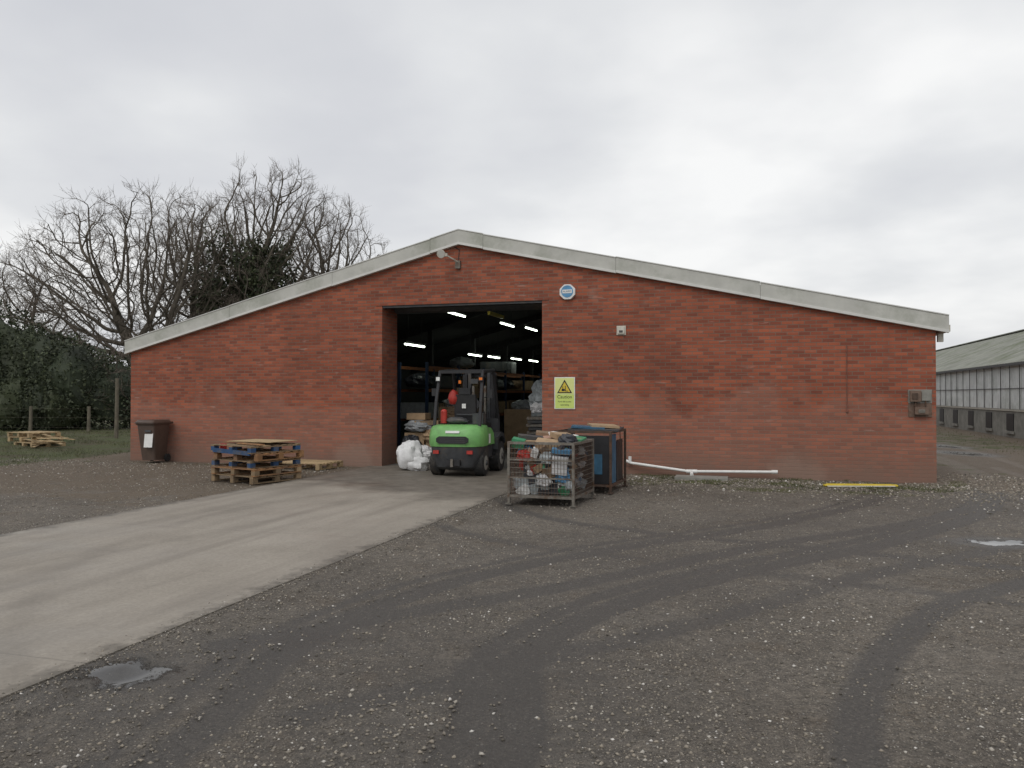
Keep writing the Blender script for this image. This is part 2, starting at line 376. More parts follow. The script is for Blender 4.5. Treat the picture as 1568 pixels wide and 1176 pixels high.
for a,c,dz in ((-.12,3.1,0),(3.1,6.0,.006),(6.0,8.55,-.004),(8.55,UR,.008)): fpiece(a+g,c-(g if c<UR else 0),0,dz)
for a,c,dz in ((UR,9.85,.008),(9.85,12.9,-.006),(12.9,15.9,.006),(15.9,FL+.22,-.003)): fpiece(a+(g if a>UR else 0),c-g,1,dz)
b.obj('gable_fascia',wh)
b=MB()
b.bb((FL+.12,-.05,HR-.33),(FL+.25,DEP,HR-.2),'cream'); b.bb((-.2,-.05,HL-.33),(-.08,DEP,HL-.2),'gutter')
b.bb((FL+.06,.1,HR-.52),(FL+.16,.2,HR-.36),'cream')
b.cyl((FL+.17,-.02,HR-.16),(FL+.17,.1,HR-.16),.05,.05,'cream')
b.obj('gutter',wh,smooth=True)
b=MB(); b.bb((.3,.0,-.1),(FL-.3,DEP-.3,.012),'floor'); b.obj('floor_slab',wh,(0,TH+.001,0))
b=MB()
b.bb((D0-.15,-.012,DH-.0),(D1+.15,-.001,DH+.06),'brick'); b.bb((D0+.001,.02,DH-.05),(D1-.001,TH-.02,DH-.001),'dgrey'); b.obj('lintel',wh)
b=MB(); b.cyl((D0+.05,.72,DH+.05),(D1-.05,.72,DH+.05),.18,.18,'dgrey',16); b.obj('roller_shutter_coil',wh,smooth=True)
b=MB()
fit=[(7.7,3.9,4.0),(8.1,7.6,4.0),(8.4,9.5,4.0),(8.4,14,4.0),(6.0,4.9,3.2),(5.8,11,3.2),(6.0,12.7,3.2),(6.4,14.5,3.2),(6.6,16.5,3.2),(6.6,19,3.2),(6.6,22,3.2),(6.6,25.5,3.2),(9.6,18,4.0),(9.6,22,4.0),(9.6,27,4.0),(11.5,9,4.0),(11.5,14,4.0),(12,20,4.0),(13,6,3.6)]
for u,v,z in fit:
    b.bb((u-.04,v-.75,z+.03),(u+.04,v+.75,z+.09),'dgrey'); b.cyl((u,v-.72,z),(u,v+.72,z),.026,.026,'tube',6)
    b.cyl((u,v-.5,z+.09),(u,v-.5,roofz(u)-.3),.006,.006,'dgrey',4); b.cyl((u,v+.5,z+.09),(u,v+.5,roofz(u)-.3),.006,.006,'dgrey',4)
b.obj('fluorescent_lights',wh)
b=MB(); b.box((8.35,5.6,4.12),(.08,1.4,.1),'yellow'); b.obj('crane_beam',wh)

def txt(s,size,loc,parent,mat,name):
    c=bpy.data.curves.new(name,'FONT');c.body=s;c.size=size;c.align_x='CENTER';c.align_y='CENTER';c.extrude=.0008
    o=bpy.data.objects.new(name,c);o.location=loc;o.rotation_euler=(math.pi/2,0,0);o.parent=parent
    c.materials.append(MAT[mat]);sc.collection.objects.link(o)
e=empty('caution_sign',W(11.74,-.02,1.745),ROT)
b=MB(); b.box((0,0,0),(.47,.008,.71),'white'); b.box((0,-.006,.155),(.43,.004,.36),'signy'); b.box((0,-.006,-.185),(.43,.004,.31),'signg'); b.obj('board',e,bevel=.002)
b=MB(); b.prism([(-.17,.0),(.17,.0),(0,.30)],'y',-.012,-.008,'signb'); b.prism([(-.13,.022),(.13,.022),(0,.252)],'y',-.0145,-.0121,'yellow')
b.box((-.03,-.016,.07),(.07,.002,.05),'signb'); b.box((.02,-.016,.1),(.014,.002,.12),'signb'); b.box((.05,-.016,.045),(.06,.002,.014),'signb'); b.box((-.04,-.016,.12),(.014,.002,.07),'signb')
b.obj('warning_triangle',e)
txt('Caution',.105,(0,-.0095,-.085),e,'signb','word_caution'); txt('Fork lift trucks',.05,(0,-.0095,-.19),e,'signb','word_trucks'); txt('operating',.05,(0,-.0095,-.26),e,'signb','word_operating')
e=empty('alarm_box',W(11.81,0,3.99),ROT)
b=MB(); oc=[(math.cos(a)*.19,math.sin(a)*.19*.95) for a in [math.pi/8+i*math.pi/4 for i in range(8)]]
b.prism(oc,'y',-.07,0,'white'); b.obj('housing',e,bevel=.012)
b=MB(); b.cyl((0,-.071,.01),(0,-.075,.01),.135,.135,'lblue',24); b.box((0,-.077,.01),(.22,.003,.08),'white'); b.obj('blue_badge',e)
txt('ALARM',.058,(0,-.0795,.01),e,'blue','word_alarm')
e=empty('junction_box',W(13.0,0,3.11),ROT)
b=MB(); b.bb((-.1,-.02,-.1),(.1,0,.1),'cream'); b.bb((-.075,-.06,-.075),(.075,-.02,.075),'cream'); b.bb((-.04,-.066,-.05),(.04,-.0601,.0),'dgrey'); b.obj('box',e,bevel=.006)
e=empty('floodlight',W(9.22,0,4.72),ROT)
b=MB(); b.bb((-.06,-.07,-.09),(.06,0,.09),'steel'); b.path([(0,-.05,.06),(-.05,-.2,.10),(-.22,-.38,.20)],.016,'cream'); b.path([(0,-.01,.09),(.02,-.01,.35),(-.25,-.01,.52)],.008,'black',6); b.obj('bracket',e)
b=MB(); b.cyl((-.27,-.33,.24),(-.25,-.47,.19),.055,.10,'cream',16); b.cyl((-.25,-.471,.19),(-.2498,-.476,.188),.09,.09,'glass',16); b.box((-.17,-.40,.17),(.09,.09,.07),'cream'); b.obj('lamp_head',e,smooth=True)
e=empty('meter_cupboard',W(18.9,0,1.54),ROT)
b=MB(); b.bb((-.22,-.02,.0),(.2,0,.27),'block'); b.bb((-.22,-.018,-.27),(.2,0,-.001),'brownbox'); b.bb((-.2,-.10,.03),(.0,-.02,.25),'brownbox'); b.bb((.01,-.07,.05),(.17,-.02,.22),'block'); b.bb((-.17,-.115,.08),(-.06,-.1001,.2),'rust')
b.bb((-.12,-.11,-.22),(.13,-.02,-.08),'brownbox'); b.bb((-.06,-.125,-.19),(.06,-.1101,-.12),'steel'); b.path([(-.1,-.06,.03),(-.1,-.06,-.08)],.02,'rust'); b.path([(.08,-.05,.05),(.08,-.05,-.08)],.014,'rust'); b.obj('housing',e,bevel=.004)
e=empty('wall_conduit',W(17.56,0,0),ROT)
b=MB(); b.cyl((0,-.012,1.40),(0,-.012,2.70),.009,.009,'brickpaint',8); b.bb((-.02,-.03,1.36),(.02,0,1.42),'brickpaint'); b.obj('pipe',e)
e=empty('drain_pipe',W(14.5,-.22,0),ROT)
b=MB(); b.path([(-1.42,.1,.30),(-1.28,.1,.24),(-.05,0,.10),(1.72,.05,.13)],.030,'white',12); b.cyl((-.1,0,.1),(.12,0,.102),.042,.042,'white',12); b.cyl((0,0,.1),(.02,-.18,.04),.036,.036,'white',12); b.cyl((1.6,.048,.128),(1.72,.05,.13),.04,.04,'white',12)
b.cyl((-1.3,.1,.24),(-1.3,.1,.38),.034,.034,'white',12)
b.obj('pipe',e,smooth=True)
e=empty('drain_cover',W(14.7,-.55,0),ROT)
b=MB(); b.bb((-.5,-.25,-.05),(.55,.22,.035),'block'); b.bb((-.1,-.15,.0351),(.35,.12,.045),'block'); b.obj('slab',e,bevel=.01)

# ------------------------------------------------------------------ concrete drive
b=MB(); b.bb((6.97,-45,-.12),(11.65,TH,.012),'conc'); b.obj('concrete_driveway',None,(LX,LY,0),ROT)

# ------------------------------------------------------------------ ground sheet
def axis(lo,hi,step,far):
    c=np.arange(lo,hi+step/2,step);o=[];d=step;x=hi
    while x<far: d*=1.22;x+=d;o.append(x)
    p=[];d=step;x=lo
    while x>-far: d*=1.22;x-=d;p.append(x)
    return np.array(p[::-1]+list(c)+o)
xs=axis(-15,16,.085,900);ys=axis(2.5,26,.085,900)
X,Y=np.meshgrid(xs,ys);U=(X-LX)*DX+(Y-LY)*DY;Vv=-(X-LX)*DY+(Y-LY)*DX
def ss(a,b_,x):
    t_=np.clip((x-a)/(b_-a),0,1);return t_*t_*(3-2*t_)
def sdist(pts):
    d=np.full(X.shape,1e9)
    for (x0,y0),(x1,y1) in zip(pts[:-1],pts[1:]):
        dx,dy=x1-x0,y1-y0;t_=np.clip(((X-x0)*dx+(Y-y0)*dy)/(dx*dx+dy*dy),0,1)
        d=np.minimum(d,np.hypot(X-x0-t_*dx,Y-y0-t_*dy))
    return d
def smoothpts(p,n=8):
    out=[]
    P=[p[0]]+p+[p[-1]]
    for i in range(1,len(P)-2):
        for k in range(n):
            t_=k/n;a,b2,c,d=[np.array(P[i+j-1]) for j in range(4)]
            out.append(tuple(.5*((2*b2)+(-a+c)*t_+(2*a-5*b2+4*c-d)*t_*t_+(-a+3*b2-3*c+d)*t_**3)))
    out.append(p[-1]);return out
def off(p,o):
    q=[]
    for i in range(len(p)):
        a=np.array(p[max(i-1,0)]);c=np.array(p[min(i+1,len(p)-1)]);d=(c-a)/np.linalg.norm(c-a)
        q.append((p[i][0]-d[1]*o,p[i][1]+d[0]*o))
    return q
t1=smoothpts([(-.2,2.5),(0,4),(.1,5.3),(.9,6.6),(2.3,7.8),(4.7,9.6),(7.6,12.6),(10.5,18),(13,26),(17,38)])
t2=smoothpts([(-2.0,5.5),(-.9,6.3),(.7,7.4),(3,9.2),(6.2,11.4),(9,15),(11,20),(14.5,30)])
t3=smoothpts([(9,4.5),(6.5,7.0),(3,9.2),(.6,11),(-.5,14)])
t4=smoothpts([(1.4,2.5),(1.8,4.2),(3.4,6.4),(6.2,8.6),(9.4,13.2),(11.5,19)])
track=np.zeros(X.shape)
for tp,w,s in((t1,.15,1.15),(off(t1,.28),.10,1.0),(off(t1,1.6),.15,1.0),(off(t1,1.9),.08,.8),(t2,.16,.95),(off(t2,-1.5),.16,.75),(t3,.14,.8),(off(t3,1.6),.14,.65),(t4,.14,.85),(off(t4,-1.5),.14,.65)):
    track=np.maximum(track,s*(1-ss(w*.5,w*1.5,sdist(tp))))
broad=.42*(1-ss(1.0,3.6,sdist(off(t1,.8))))
track=np.maximum(track,broad)
lane=(1-ss(1.4,3.0,sdist([(8,9),(11.5,17),(14.5,27),(19,42),(40,110)])))*ss(11,20,Y)*.9
wet=np.zeros(X.shape)
for cx,cy,rx,ry in((-2.42,4.93,.32,.24),(5.75,9.4,.45,.24),(6.6,9.25,.3,.14),(13.4,23.6,.5,1.0),(14.6,27,.4,1.0)):
    wet=np.maximum(wet,np.exp(-(((X-cx)/rx)**2+((Y-cy)/ry)**2)*.55))
wet=np.maximum(wet,.34*(1-ss(.1,1.1,sdist([(-2.9,4.4),(-1.2,5.8)]))))
wet=np.maximum(wet,.28*(1-ss(.2,1.2,sdist([(.2,12.6),(-.4,15)]))))
wet=np.maximum(wet,.26*(1-ss(.2,1.4,sdist([(-.3,3.2),(.1,5)]))))
grass=ss(.0,1.2,-11.9-X+.25*(Y-19))*ss(18.2,19.3,Y)
grass=np.maximum(grass,ss(21.2,22.6,U)*(1-ss(24.6,25.5,U))*ss(8,12,Vv)*.5)
grass=np.maximum(grass,ss(90,140,np.hypot(X,Y)))
grass=np.maximum(grass,ss(1.0,3.5,-U)*ss(-3,0,Vv))
moss=np.exp(-((Vv+.9)/.75)**2)*ss(12.4,13.8,U)*(1-ss(19.2,20,U))*.85
moss=np.maximum(moss,np.exp(-((Vv+2.1)/.6)**2)*ss(13.5,15.5,U)*(1-ss(18,20,U))*.55)
moss=np.maximum(moss,.4*ss(19.4,19.9,U)*(1-ss(20.8,21.6,U))*ss(0,2,Vv))
moss=np.maximum(moss,np.exp(-((Vv+.5)/.4)**2)*(U<6.5)*.45)
litter=ss(-1.9,.2,Vv)*(1-ss(5.5,6.8,U))*.9+ss(-1.1,-.2,Vv)*ss(11.7,12.3,U)*.8
litter=np.maximum(litter,np.exp(-(((U-20.2)/1.0)**2+((Vv+.2)/1.4)**2))*.9)
litter=np.maximum(litter,.45*(U<6.9)*ss(-9,-5,Vv)+.2*(U<6.9))
nse=np.zeros(X.shape)
for k,(fx,fy,ph,am) in enumerate([(.9,.7,0,.5),(1.7,-1.3,1,.3),(2.9,2.2,2,.2),(-3.7,4.9,.4,.12),(6.1,-5.3,2.2,.08)]): nse+=am*np.sin(X*fx+Y*fy+ph)
Z=-.02+.010*nse-.022*np.clip(track-.45,0,1)-.02*wet
Z+=.12*np.exp(-(((U-20.3)/.7)**2+((Vv-.2)/.9)**2))
Z+=ss(1,8,-U)*.25*ss(-4,4,Vv)
edged=np.abs(U-11.72);Z=np.where((edged<.22)&(Vv<0)&(U>11.6),np.maximum(Z,.004),Z)
nz_=(U>6.8)&(U<11.6)&(Vv<1); Z=np.where(nz_,np.minimum(Z,-.012),Z)
Z=np.where((U>.2)&(U<FL-.2)&(Vv>.3)&(Vv<DEP),-.15,Z)
ny,nx=X.shape;idx=np.arange(nx*ny).reshape(ny,nx)
F=np.stack([idx[:-1,:-1],idx[:-1,1:],idx[1:,1:],idx[1:,:-1]],-1).reshape(-1,4)
gnd=npmesh('ground',np.stack([X,Y,Z],-1).reshape(-1,3),F,'ground',None,dict(track=track,lane=lane,wet=wet,grass=grass,moss=moss,litter=litter))
gnd.data.polygons.foreach_set('use_smooth',[True]*len(gnd.data.polygons))
def gz(x,y):
    i=np.clip(np.searchsorted(ys,y)-1,0,ny-2);j=np.clip(np.searchsorted(xs,x)-1,0,nx-2)
    return Z[i,j]
def stones(name,N,sampler,smin,smax,zmin=None):
    P=sampler(N);n=len(P);base=np.array([[1,0,0],[0,1,0],[-1,0,0],[0,-1,0],[0,0,1],[0,0,-1]],float)
    ang=rng.uniform(0,6.28,n);s=smin+(smax-smin)*rng.power(.45,n)
    jit=1+rng.uniform(-.35,.35,(n,6,1));v=base[None]*jit*s[:,None,None]
    v[:,:,2]*=rng.uniform(.45,.8,n)[:,None];v+=rng.uniform(-.25,.25,v.shape)*s[:,None,None]
    c,s_=np.cos(ang)[:,None],np.sin(ang)[:,None]
    x=v[:,:,0]*c-v[:,:,1]*s_;y=v[:,:,0]*s_+v[:,:,1]*c
    g0=gz(P[:,0],P[:,1])
    if zmin is not None: g0=np.maximum(g0,zmin)
    z=v[:,:,2]+g0[:,None]+s[:,None]*.15
    Vt=np.stack([x+P[:,0:1],y+P[:,1:2],z],-1).reshape(-1,3)
    f=np.array([[0,1,4],[1,2,4],[2,3,4],[3,0,4],[1,0,5],[2,1,5],[3,2,5],[0,3,5]])
    Fs=(f[None]+(np.arange(n)*6)[:,None,None]).reshape(-1,3)
    return npmesh(name,Vt,Fs,'stone')
def samp(N):
    yy=2.6+13*rng.power(1.0,N*2)**1.5;xx=rng.uniform(-1,1,N*2)*(yy*.75+.8)
    u=(xx-LX)*DX+(yy-LY)*DY;i=np.clip(np.searchsorted(ys,yy)-1,0,ny-2);j=np.clip(np.searchsorted(xs,xx)-1,0,nx-2)
    cl=np.array([mnoise.noise((a*.9,b_*.9,0)) for a,b_ in zip(xx,yy)])
    keep=((u<6.9)|(u>11.68))&(rng.uniform(0,1,N*2)>track[i,j]*.9)&(cl+rng.uniform(-.4,.4,N*2)>-.15)&(wet[i,j]<.45)
    return np.stack([xx[keep],yy[keep]],-1)
stones('gravel',62000,samp,.003,.015)
def samp2(N):
    u=rng.uniform(11.9,20.5,N);v=-rng.gamma(1.6,.8,N)-.15
    k=rng.uniform(0,1,N)<.75;u2=rng.normal(20.2,.6,N);v2=rng.normal(0,.9,N);u=np.where(k,u,np.maximum(u2,19.3));v=np.where(k,v,v2)
    return np.stack([LX+u*DX-v*DY,LY+u*DY+v*DX],-1)
stones('gravel_margin',12000,samp2,.008,.028)
def samp3(N):
    u=rng.uniform(-3,6.8,N);v=-rng.gamma(1.5,1.6,N)-.1
    return np.stack([LX+u*DX-v*DY,LY+u*DY+v*DX],-1)
stones('gravel_yard_edge',6000,samp3,.008,.024)
def samp4(N):
    u=11.66+rng.normal(0.03,.09,N);v=-rng.uniform(2,18.5,N)
    return np.stack([LX+u*DX-v*DY,LY+u*DY+v*DX],-1)
stones('driveway_edge_grit',5000,samp4,.003,.011,.010)

# ------------------------------------------------------------------ grass blades
def blades(name,P,h):
    n=len(P);a=rng.uniform(0,6.28,n);hh=h*rng.uniform(.5,1.3,n);w=.006+hh*.03;lean=rng.uniform(-.5,.5,(n,2))*hh[:,None]
    z0=gz(P[:,0],P[:,1])
    A=np.stack([P[:,0]-np.cos(a)*w,P[:,1]-np.sin(a)*w,z0],-1);B=np.stack([P[:,0]+np.cos(a)*w,P[:,1]+np.sin(a)*w,z0],-1)
    C=np.stack([P[:,0]+lean[:,0],P[:,1]+lean[:,1],z0+hh],-1)
    V_=np.stack([A,B,C],1).reshape(-1,3);return npmesh(name,V_,np.arange(n*3).reshape(-1,3),'grass')
N=40000;gx=rng.uniform(-26,-11.2,N);gy=rng.uniform(18.5,34,N)
cl=np.array([mnoise.noise((a*.7,b_*.7,9)) for a,b_ in zip(gx,gy)])
k=(-11.9-gx+.25*(gy-19)>rng.uniform(0,1.3,N))&(cl+rng.uniform(-.25,.25,N)>-.08)
blades('grass',np.stack([gx[k],gy[k]],-1),.055)
u=rng.uniform(12.4,19.6,14000);v=-.95+rng.normal(0,.55,14000);v=np.minimum(v,-.05)
cl=np.array([mnoise.noise((a*1.3,b_*1.3,4)) for a,b_ in zip(u,v)]);k=cl>.10
blades('grass_verge',np.stack([LX+u*DX-v*DY,LY+u*DY+v*DX],-1)[k],.035)
u=rng.uniform(22.6,25.2,2000);v=rng.uniform(9,60,2000);blades('grass_bank',np.stack([LX+u*DX-v*DY,LY+u*DY+v*DX],-1),.06)

# ------------------------------------------------------------------ trees (space colonisation inside a crown volume)
def edges_mesh(name,P0,P1,R0,R1,ns,mat,parent):
    P0=np.array(P0);P1=np.array(P1);R0=np.array(R0)[:,None];R1=np.array(R1)[:,None]
    d=P1-P0;d/=np.maximum(np.linalg.norm(d,axis=1),1e-6)[:,None]
    h=np.where(np.abs(d[:,2:3])<.8,np.array([[0,0,1.]]),np.array([[1.,0,0]]))
    a=np.cross(d,h);a/=np.linalg.norm(a,axis=1)[:,None];b_=np.cross(d,a)
    ring0=[];ring1=[]
    for i in range(ns):
        w=2*math.pi*i/ns;o=a*math.cos(w)+b_*math.sin(w);ring0.append(P0+o*R0);ring1.append(P1+o*R1)
    V=np.stack(ring0+ring1,1).reshape(-1,3);n=len(P0)
    f=np.array([[i,(i+1)%ns,ns+(i+1)%ns,ns+i] for i in range(ns)])
    F=(f[None]+(np.arange(n)*2*ns)[:,None,None]).reshape(-1,4)
    return npmesh(name,V,F,mat,parent)
def crown_pts(lobes,N,zlow):
    out=[]
    tot=sum(l[3]*l[4]*l[5] for l in lobes)
    for k,(cx,cy,cz,rx,ry,rz) in enumerate(lobes):
        n=int(N*rx*ry*rz/tot);c=0
        while c<n:
            d=rng.normal(size=3);d/=np.linalg.norm(d);r=rng.uniform(0,1)**.42
            lim=1+.28*mnoise.noise(Vector(d)*2.2+Vector((k*9,cx,0)))+.15*mnoise.noise(Vector(d)*5+Vector((k*9,cx,0)))
            p=np.array([cx+d[0]*rx*r*lim,cy+d[1]*ry*r*lim,cz+d[2]*rz*r*lim])
            if p[2]>zlow+.25*abs(p[0]-cx): out.append(p)
            c+=1
    return out
def colony(name,x,y,lobes,N,fork,rtrunk,zlow,step=.36,lean=0.0,twl=.80,tw=4,kill=.58,rmin=.009,cap=8500):
    e=empty(name,(x,y,0));A=[Vector(p) for p in crown_pts(lobes,N,zlow)]
    nodes=[Vector((0,0,-.2))];par=[-1]
    k=int((fork+.2)/step)
    for i in range(k): nodes.append(nodes[-1]+Vector((lean*step+random.uniform(-.02,.02),random.uniform(-.02,.02),step)));par.append(len(nodes)-2)
    dirs=[Vector((0,0,1))]*len(nodes)
    alive=list(range(len(A)))
    for it in range(110):
        kd=kdtree.KDTree(len(nodes))
        for i,n_ in enumerate(nodes): kd.insert(n_,i)
        kd.balance();pull={};al=[]
        for ai in alive:
            co_,i,ds=kd.find(A[ai])
            if ds<kill: continue
            al.append(ai)
            if i<k-2 and len(nodes)>k+3: i=i if random.random()<.3 else k-1
            pull.setdefault(i,Vector((0,0,0)));pull[i]+=(A[ai]-nodes[i]).normalized()
        alive=al
        if not alive: break
        new=0
        for i,vv in pull.items():
            if vv.length<1e-4: continue
            d=(vv.normalized()+dirs[i]*.55+Vector((random.uniform(-.22,.22),random.uniform(-.22,.22),random.uniform(-.15,.20)))).normalized()
            q=nodes[i]+d*step
            c_,j,dd=kd.find(q)
            if dd<step*.45: continue
            nodes.append(q);par.append(i);dirs.append(d);new+=1
        if new==0 or len(nodes)>cap: break
    n=len(nodes);kids=[0]*n
    for i in range(1,n): kids[par[i]]+=1
    w=[0.0]*n
    for i in range(n-1,-1,-1):
        if kids[i]==0: w[i]=max(w[i],1.0)
        if par[i]>=0: w[par[i]]+=w[i]
    # leaf ends thin out: weight also counts chain length so long side shoots taper
    mx=w[0];ex=.50;rad=[max(rmin,rtrunk*(q/mx)**ex) for q in w]
    depth=[0]*n
    for i in range(n-1,0,-1): depth[par[i]]=max(depth[par[i]],depth[i]+1)
    rad=[min(rad[i],rmin+.0065*(depth[i]+1)+.00012*(depth[i]**2.2)) for i in range(n)]
    for i in range(1,min(k+1,n)): rad[i]=max(rad[i],rtrunk*(1-.35*i/k))
    rad[0]=rtrunk*1.15
    P0=[];P1=[];R0=[];R1=[];T=[[],[],[],[]]
    for i in range(1,n):
        a=nodes[par[i]];b_=nodes[i]
        P0.append(tuple(a));P1.append(tuple(b_));R0.append(min(rad[par[i]],rad[i]*1.3));R1.append(rad[i])
    edges_mesh('limbs',P0,P1,R0,R1,6,'bark',e)
    def tw_add(p,d,L,r,lv):
        q=p+d*L*.5;d2=(d+Vector((random.uniform(-.25,.25),random.uniform(-.25,.25),random.uniform(-.1,.3)))).normalized();q2=q+d2*L*.5
        for s0,s1,r0,r1 in((p,q,r,r*.75),(q,q2,r*.75,r*.45)):
            T[0].append(tuple(s0));T[1].append(tuple(s1));T[2].append(r0);T[3].append(r1)
        if lv>0:
            for _ in range(4):
                t_=random.uniform(.2,1);pp=p.lerp(q,t_*2) if t_<.5 else q.lerp(q2,t_*2-1)
                s_=Vector((random.gauss(0,1),random.gauss(0,1),random.gauss(.25,1))).normalized()
                tw_add(pp,(d2+s_*.75).normalized(),L*random.uniform(.45,.7),r*.72,lv-1)
    for i in range(k,n):
        if rad[i]<.05:
            m_=tw if kids[i]==0 else (1 if random.random()<.7 else 0)
            for _ in range(m_):
                s_=Vector((random.gauss(0,1),random.gauss(0,1),random.gauss(.35,1))).normalized()
                tw_add(nodes[i],(dirs[i]*.9+s_*.7).normalized(),twl*random.uniform(.6,1.25),.0105,1)
    edges_mesh('twigs',*T,3,'twig',e)
    print(name,'nodes',n,'twigs',len(T[0]),'top',max(q.z for q in nodes))
    return e,nodes,par,rad
def leaves(name,C,size,mat,parent=None):
    n=len(C);a=rng.normal(size=(n,3));a/=np.linalg.norm(a,axis=1)[:,None];b_=np.cross(a,rng.normal(size=(n,3)));b_/=np.linalg.norm(b_,axis=1)[:,None]
    s=(size*rng.uniform(.5,1.3,n))[:,None]
    V=np.stack([C-a*s,C-b_*s*.55,C+a*s,C+b_*s*.55],1).reshape(-1,3)
    return npmesh(name,V,np.arange(n*4).reshape(-1,4),mat,parent)
colony('bare_tree',-20.9,46,[(-1.9,0,7.4,6.6,5,5.4),(1.2,0,8.8,3.4,3.6,4.4),(-4.6,0,6.2,4.0,3.6,3.6)],4200,2.2,.52,3.0,lean=-.03)
e2,nd2,pr2,rd2=colony('bare_tree',-16.4,49,[(1.2,0,9.6,3.9,3.8,5.7),(2.6,0,12.1,2.5,2.5,3.3),(-1.2,0,8.4,3.2,3.2,4.0)],3200,4.0,.50,4.5)
colony('bare_tree',-12.4,54,[(0,0,10.0,3.5,3.4,4.8),(-1.6,0,11.4,2.2,2.2,2.9)],2200,5.0,.38,5.5)
colony('bare_tree',-20.6,52,[(.6,0,10.0,3.6,3.4,4.4),(-1.5,0,8.4,2.8,2.8,3.5)],2000,4.2,.38,5.0)
colony('bare_tree',-30.5,50,[(0,0,6.4,3.6,3.4,3.8)],1000,2.2,.28,3.0)
C=[]
for i in range(1,len(nd2)):
    p,q=nd2[pr2[i]],nd2[i];hr=math.hypot(p.x,p.y)
    if p.z<10.8 and rd2[i]>.04 and hr<3.0:
        big=rd2[i]>.11
        nn_=int((150 if big else 55)*(1.0-.5*max(0,(p.z-8)/3.2)))
        for _ in range(nn_):
            c=p.lerp(q,random.random());sp_=.50 if big else .34
            C.append((c.x+random.gauss(0,sp_),c.y+random.gauss(0,sp_),c.z+random.gauss(0,sp_)))
print('ivy',len(C))
random.shuffle(C)
leaves('ivy',np.array(C[:60000]),.125,'ivy',e2)
for x,y,h in((-17.2,34.5,2.2),(-15.6,35.2,2.0),(-19.4,35.4,2.6),(-14.3,36,2.0),(-18.2,38,2.7),(-21.5,38.5,2.9)):
    colony('bare_shrub',x,y,[(0,0,h*.95,1.4,1.2,h*.75)],320,.3,.06,.3,step=.22,twl=.5,tw=3,kill=.45)

def hedge(name,blobs,N,size,mat):
    e=empty(name,(0,0,0));C=[];core=MB()
    for k,(x,y,z,rx,ry,rz) in enumerate(blobs):
        n=int(N*(rx*ry*rz)**(2/3)/sum((q[3]*q[4]*q[5])**(2/3) for q in blobs))
        d=rng.normal(size=(n,3));d/=np.linalg.norm(d,axis=1)[:,None]
        nn=np.array([mnoise.noise(Vector(t_)*2.4+Vector((k*5,0,0))) for t_ in d])+.5*np.array([mnoise.noise(Vector(t_)*6+Vector((k*5,0,0))) for t_ in d])
        rad=(1+.36*nn)*(1-np.abs(rng.normal(0,.07,n)))
        C.append(np.stack([x+d[:,0]*rx*rad,y+d[:,1]*ry*rad,np.maximum(z+d[:,2]*rz*rad,.02)],-1))
        core.crumple((x,y,z),(rx*1.6,ry*1.6,rz*1.6),mat,k,.3,8)
    leaves('foliage',np.concatenate(C),size,mat,e);core.obj('inner_mass',e);return e
bl=[]
for i in range(12):
    x=-31+i*1.22;h=[7.2,6.9,6.9,6.5,6.3,6.0,5.7,5.3,4.8,4.5,4.0,3.3][i]
    bl.append((x,34.5+random.uniform(-.5,.5),h*.5,1.5,1.7,h*.52)); 
    if i<11: bl.append((x+random.uniform(-.5,.5),33.6,h*.28,1.2,1.3,h*.30))
hedge('evergreen_hedge',bl,95000,.075,'hedge')
C=[]
for i in range(90):
    x=-190+i*4.4+rng.uniform(-1,1);h=rng.uniform(3,6.5)
    n=260;d=rng.normal(size=(n,3));d/=np.linalg.norm(d,axis=1)[:,None];C.append(np.stack([x+d[:,0]*4,170+d[:,1]*3,np.maximum(h*.5+d[:,2]*h*.55,0)],-1))
leaves('distant_trees',np.concatenate(C),.75,'far')

e=empty('wire_fence',(0,0,0));b=MB()
fp=[(-14.0,28.2),(-14.7,31.2),(-16.9,31.8),(-19.4,32.1),(-22,32.3)]
for i,(x,y) in enumerate(fp): b.cyl((x,y,0),(x+.02,y,2.3 if i<2 else 1.25),.075,.06,'post',8)
for z in(.4,.8,1.15):
    for a,c in zip(fp[:-1],fp[1:]): b.cyl((a[0],a[1],z),(c[0],c[1],z),.003,.003,'post',4)
b.obj('posts_and_wires',e)

# ------------------------------------------------------------------ pallets
def pallet(b,mat,blk,L=1.2,Wd=1.0,j=0.0):
    R=lambda:random.uniform(-j,j)
    n=7
    for i in range(n):
        y=-Wd/2+.05+(Wd-.1)*i/(n-1); b.box((R(),y+R(),.135),(L,.095,.018),mat,(0,0,R()*.5))
    for x in(-L/2+.05,0,L/2-.05):
        b.box((x,0,.115),(.1,Wd,.02),mat); b.box((x,0,.010),(.1,Wd,.02),mat)
        for y in(-Wd/2+.06,0,Wd/2-.06): b.box((x,y,.0625),(.1,.12,.083),blk)
def pstack(name,loc,rz,lst,j=.012,L=1.2,Wd=1.0):
    e=empty(name,loc,rz);z=0
    for i,(m1,m2,dx,dy,dr) in enumerate(lst):
        b=MB();b.T=Matrix.Translation((dx,dy,z))@Matrix.Rotation(dr,4,'Z');pallet(b,m1,m2,L,Wd,j=j);b.obj('pallet_%d'%(i+1),e,bevel=.002);z+=.1455
    return e
pstack('wooden_pallet_stack',(-5.12,16.0,0),math.radians(-33),[('wood','wood',0,0,0),('wood2','wood',.03,-.02,.03),('wood','bluewood',-.05,.03,-.05),('wood2','wood2',.04,.03,.04),('wood','bluewood',.0,-.02,-.03)],.012,1.25,1.2)
b=MB();b.box((.05,.1,.78),(1.1,.8,.012),'wood3',(0,0,.15));b.box((-.3,-.2,.765),(.6,.12,.02),'wood2',(0,0,.5));b.box((-.45,-.45,.68),(.14,.05,.11),'red')
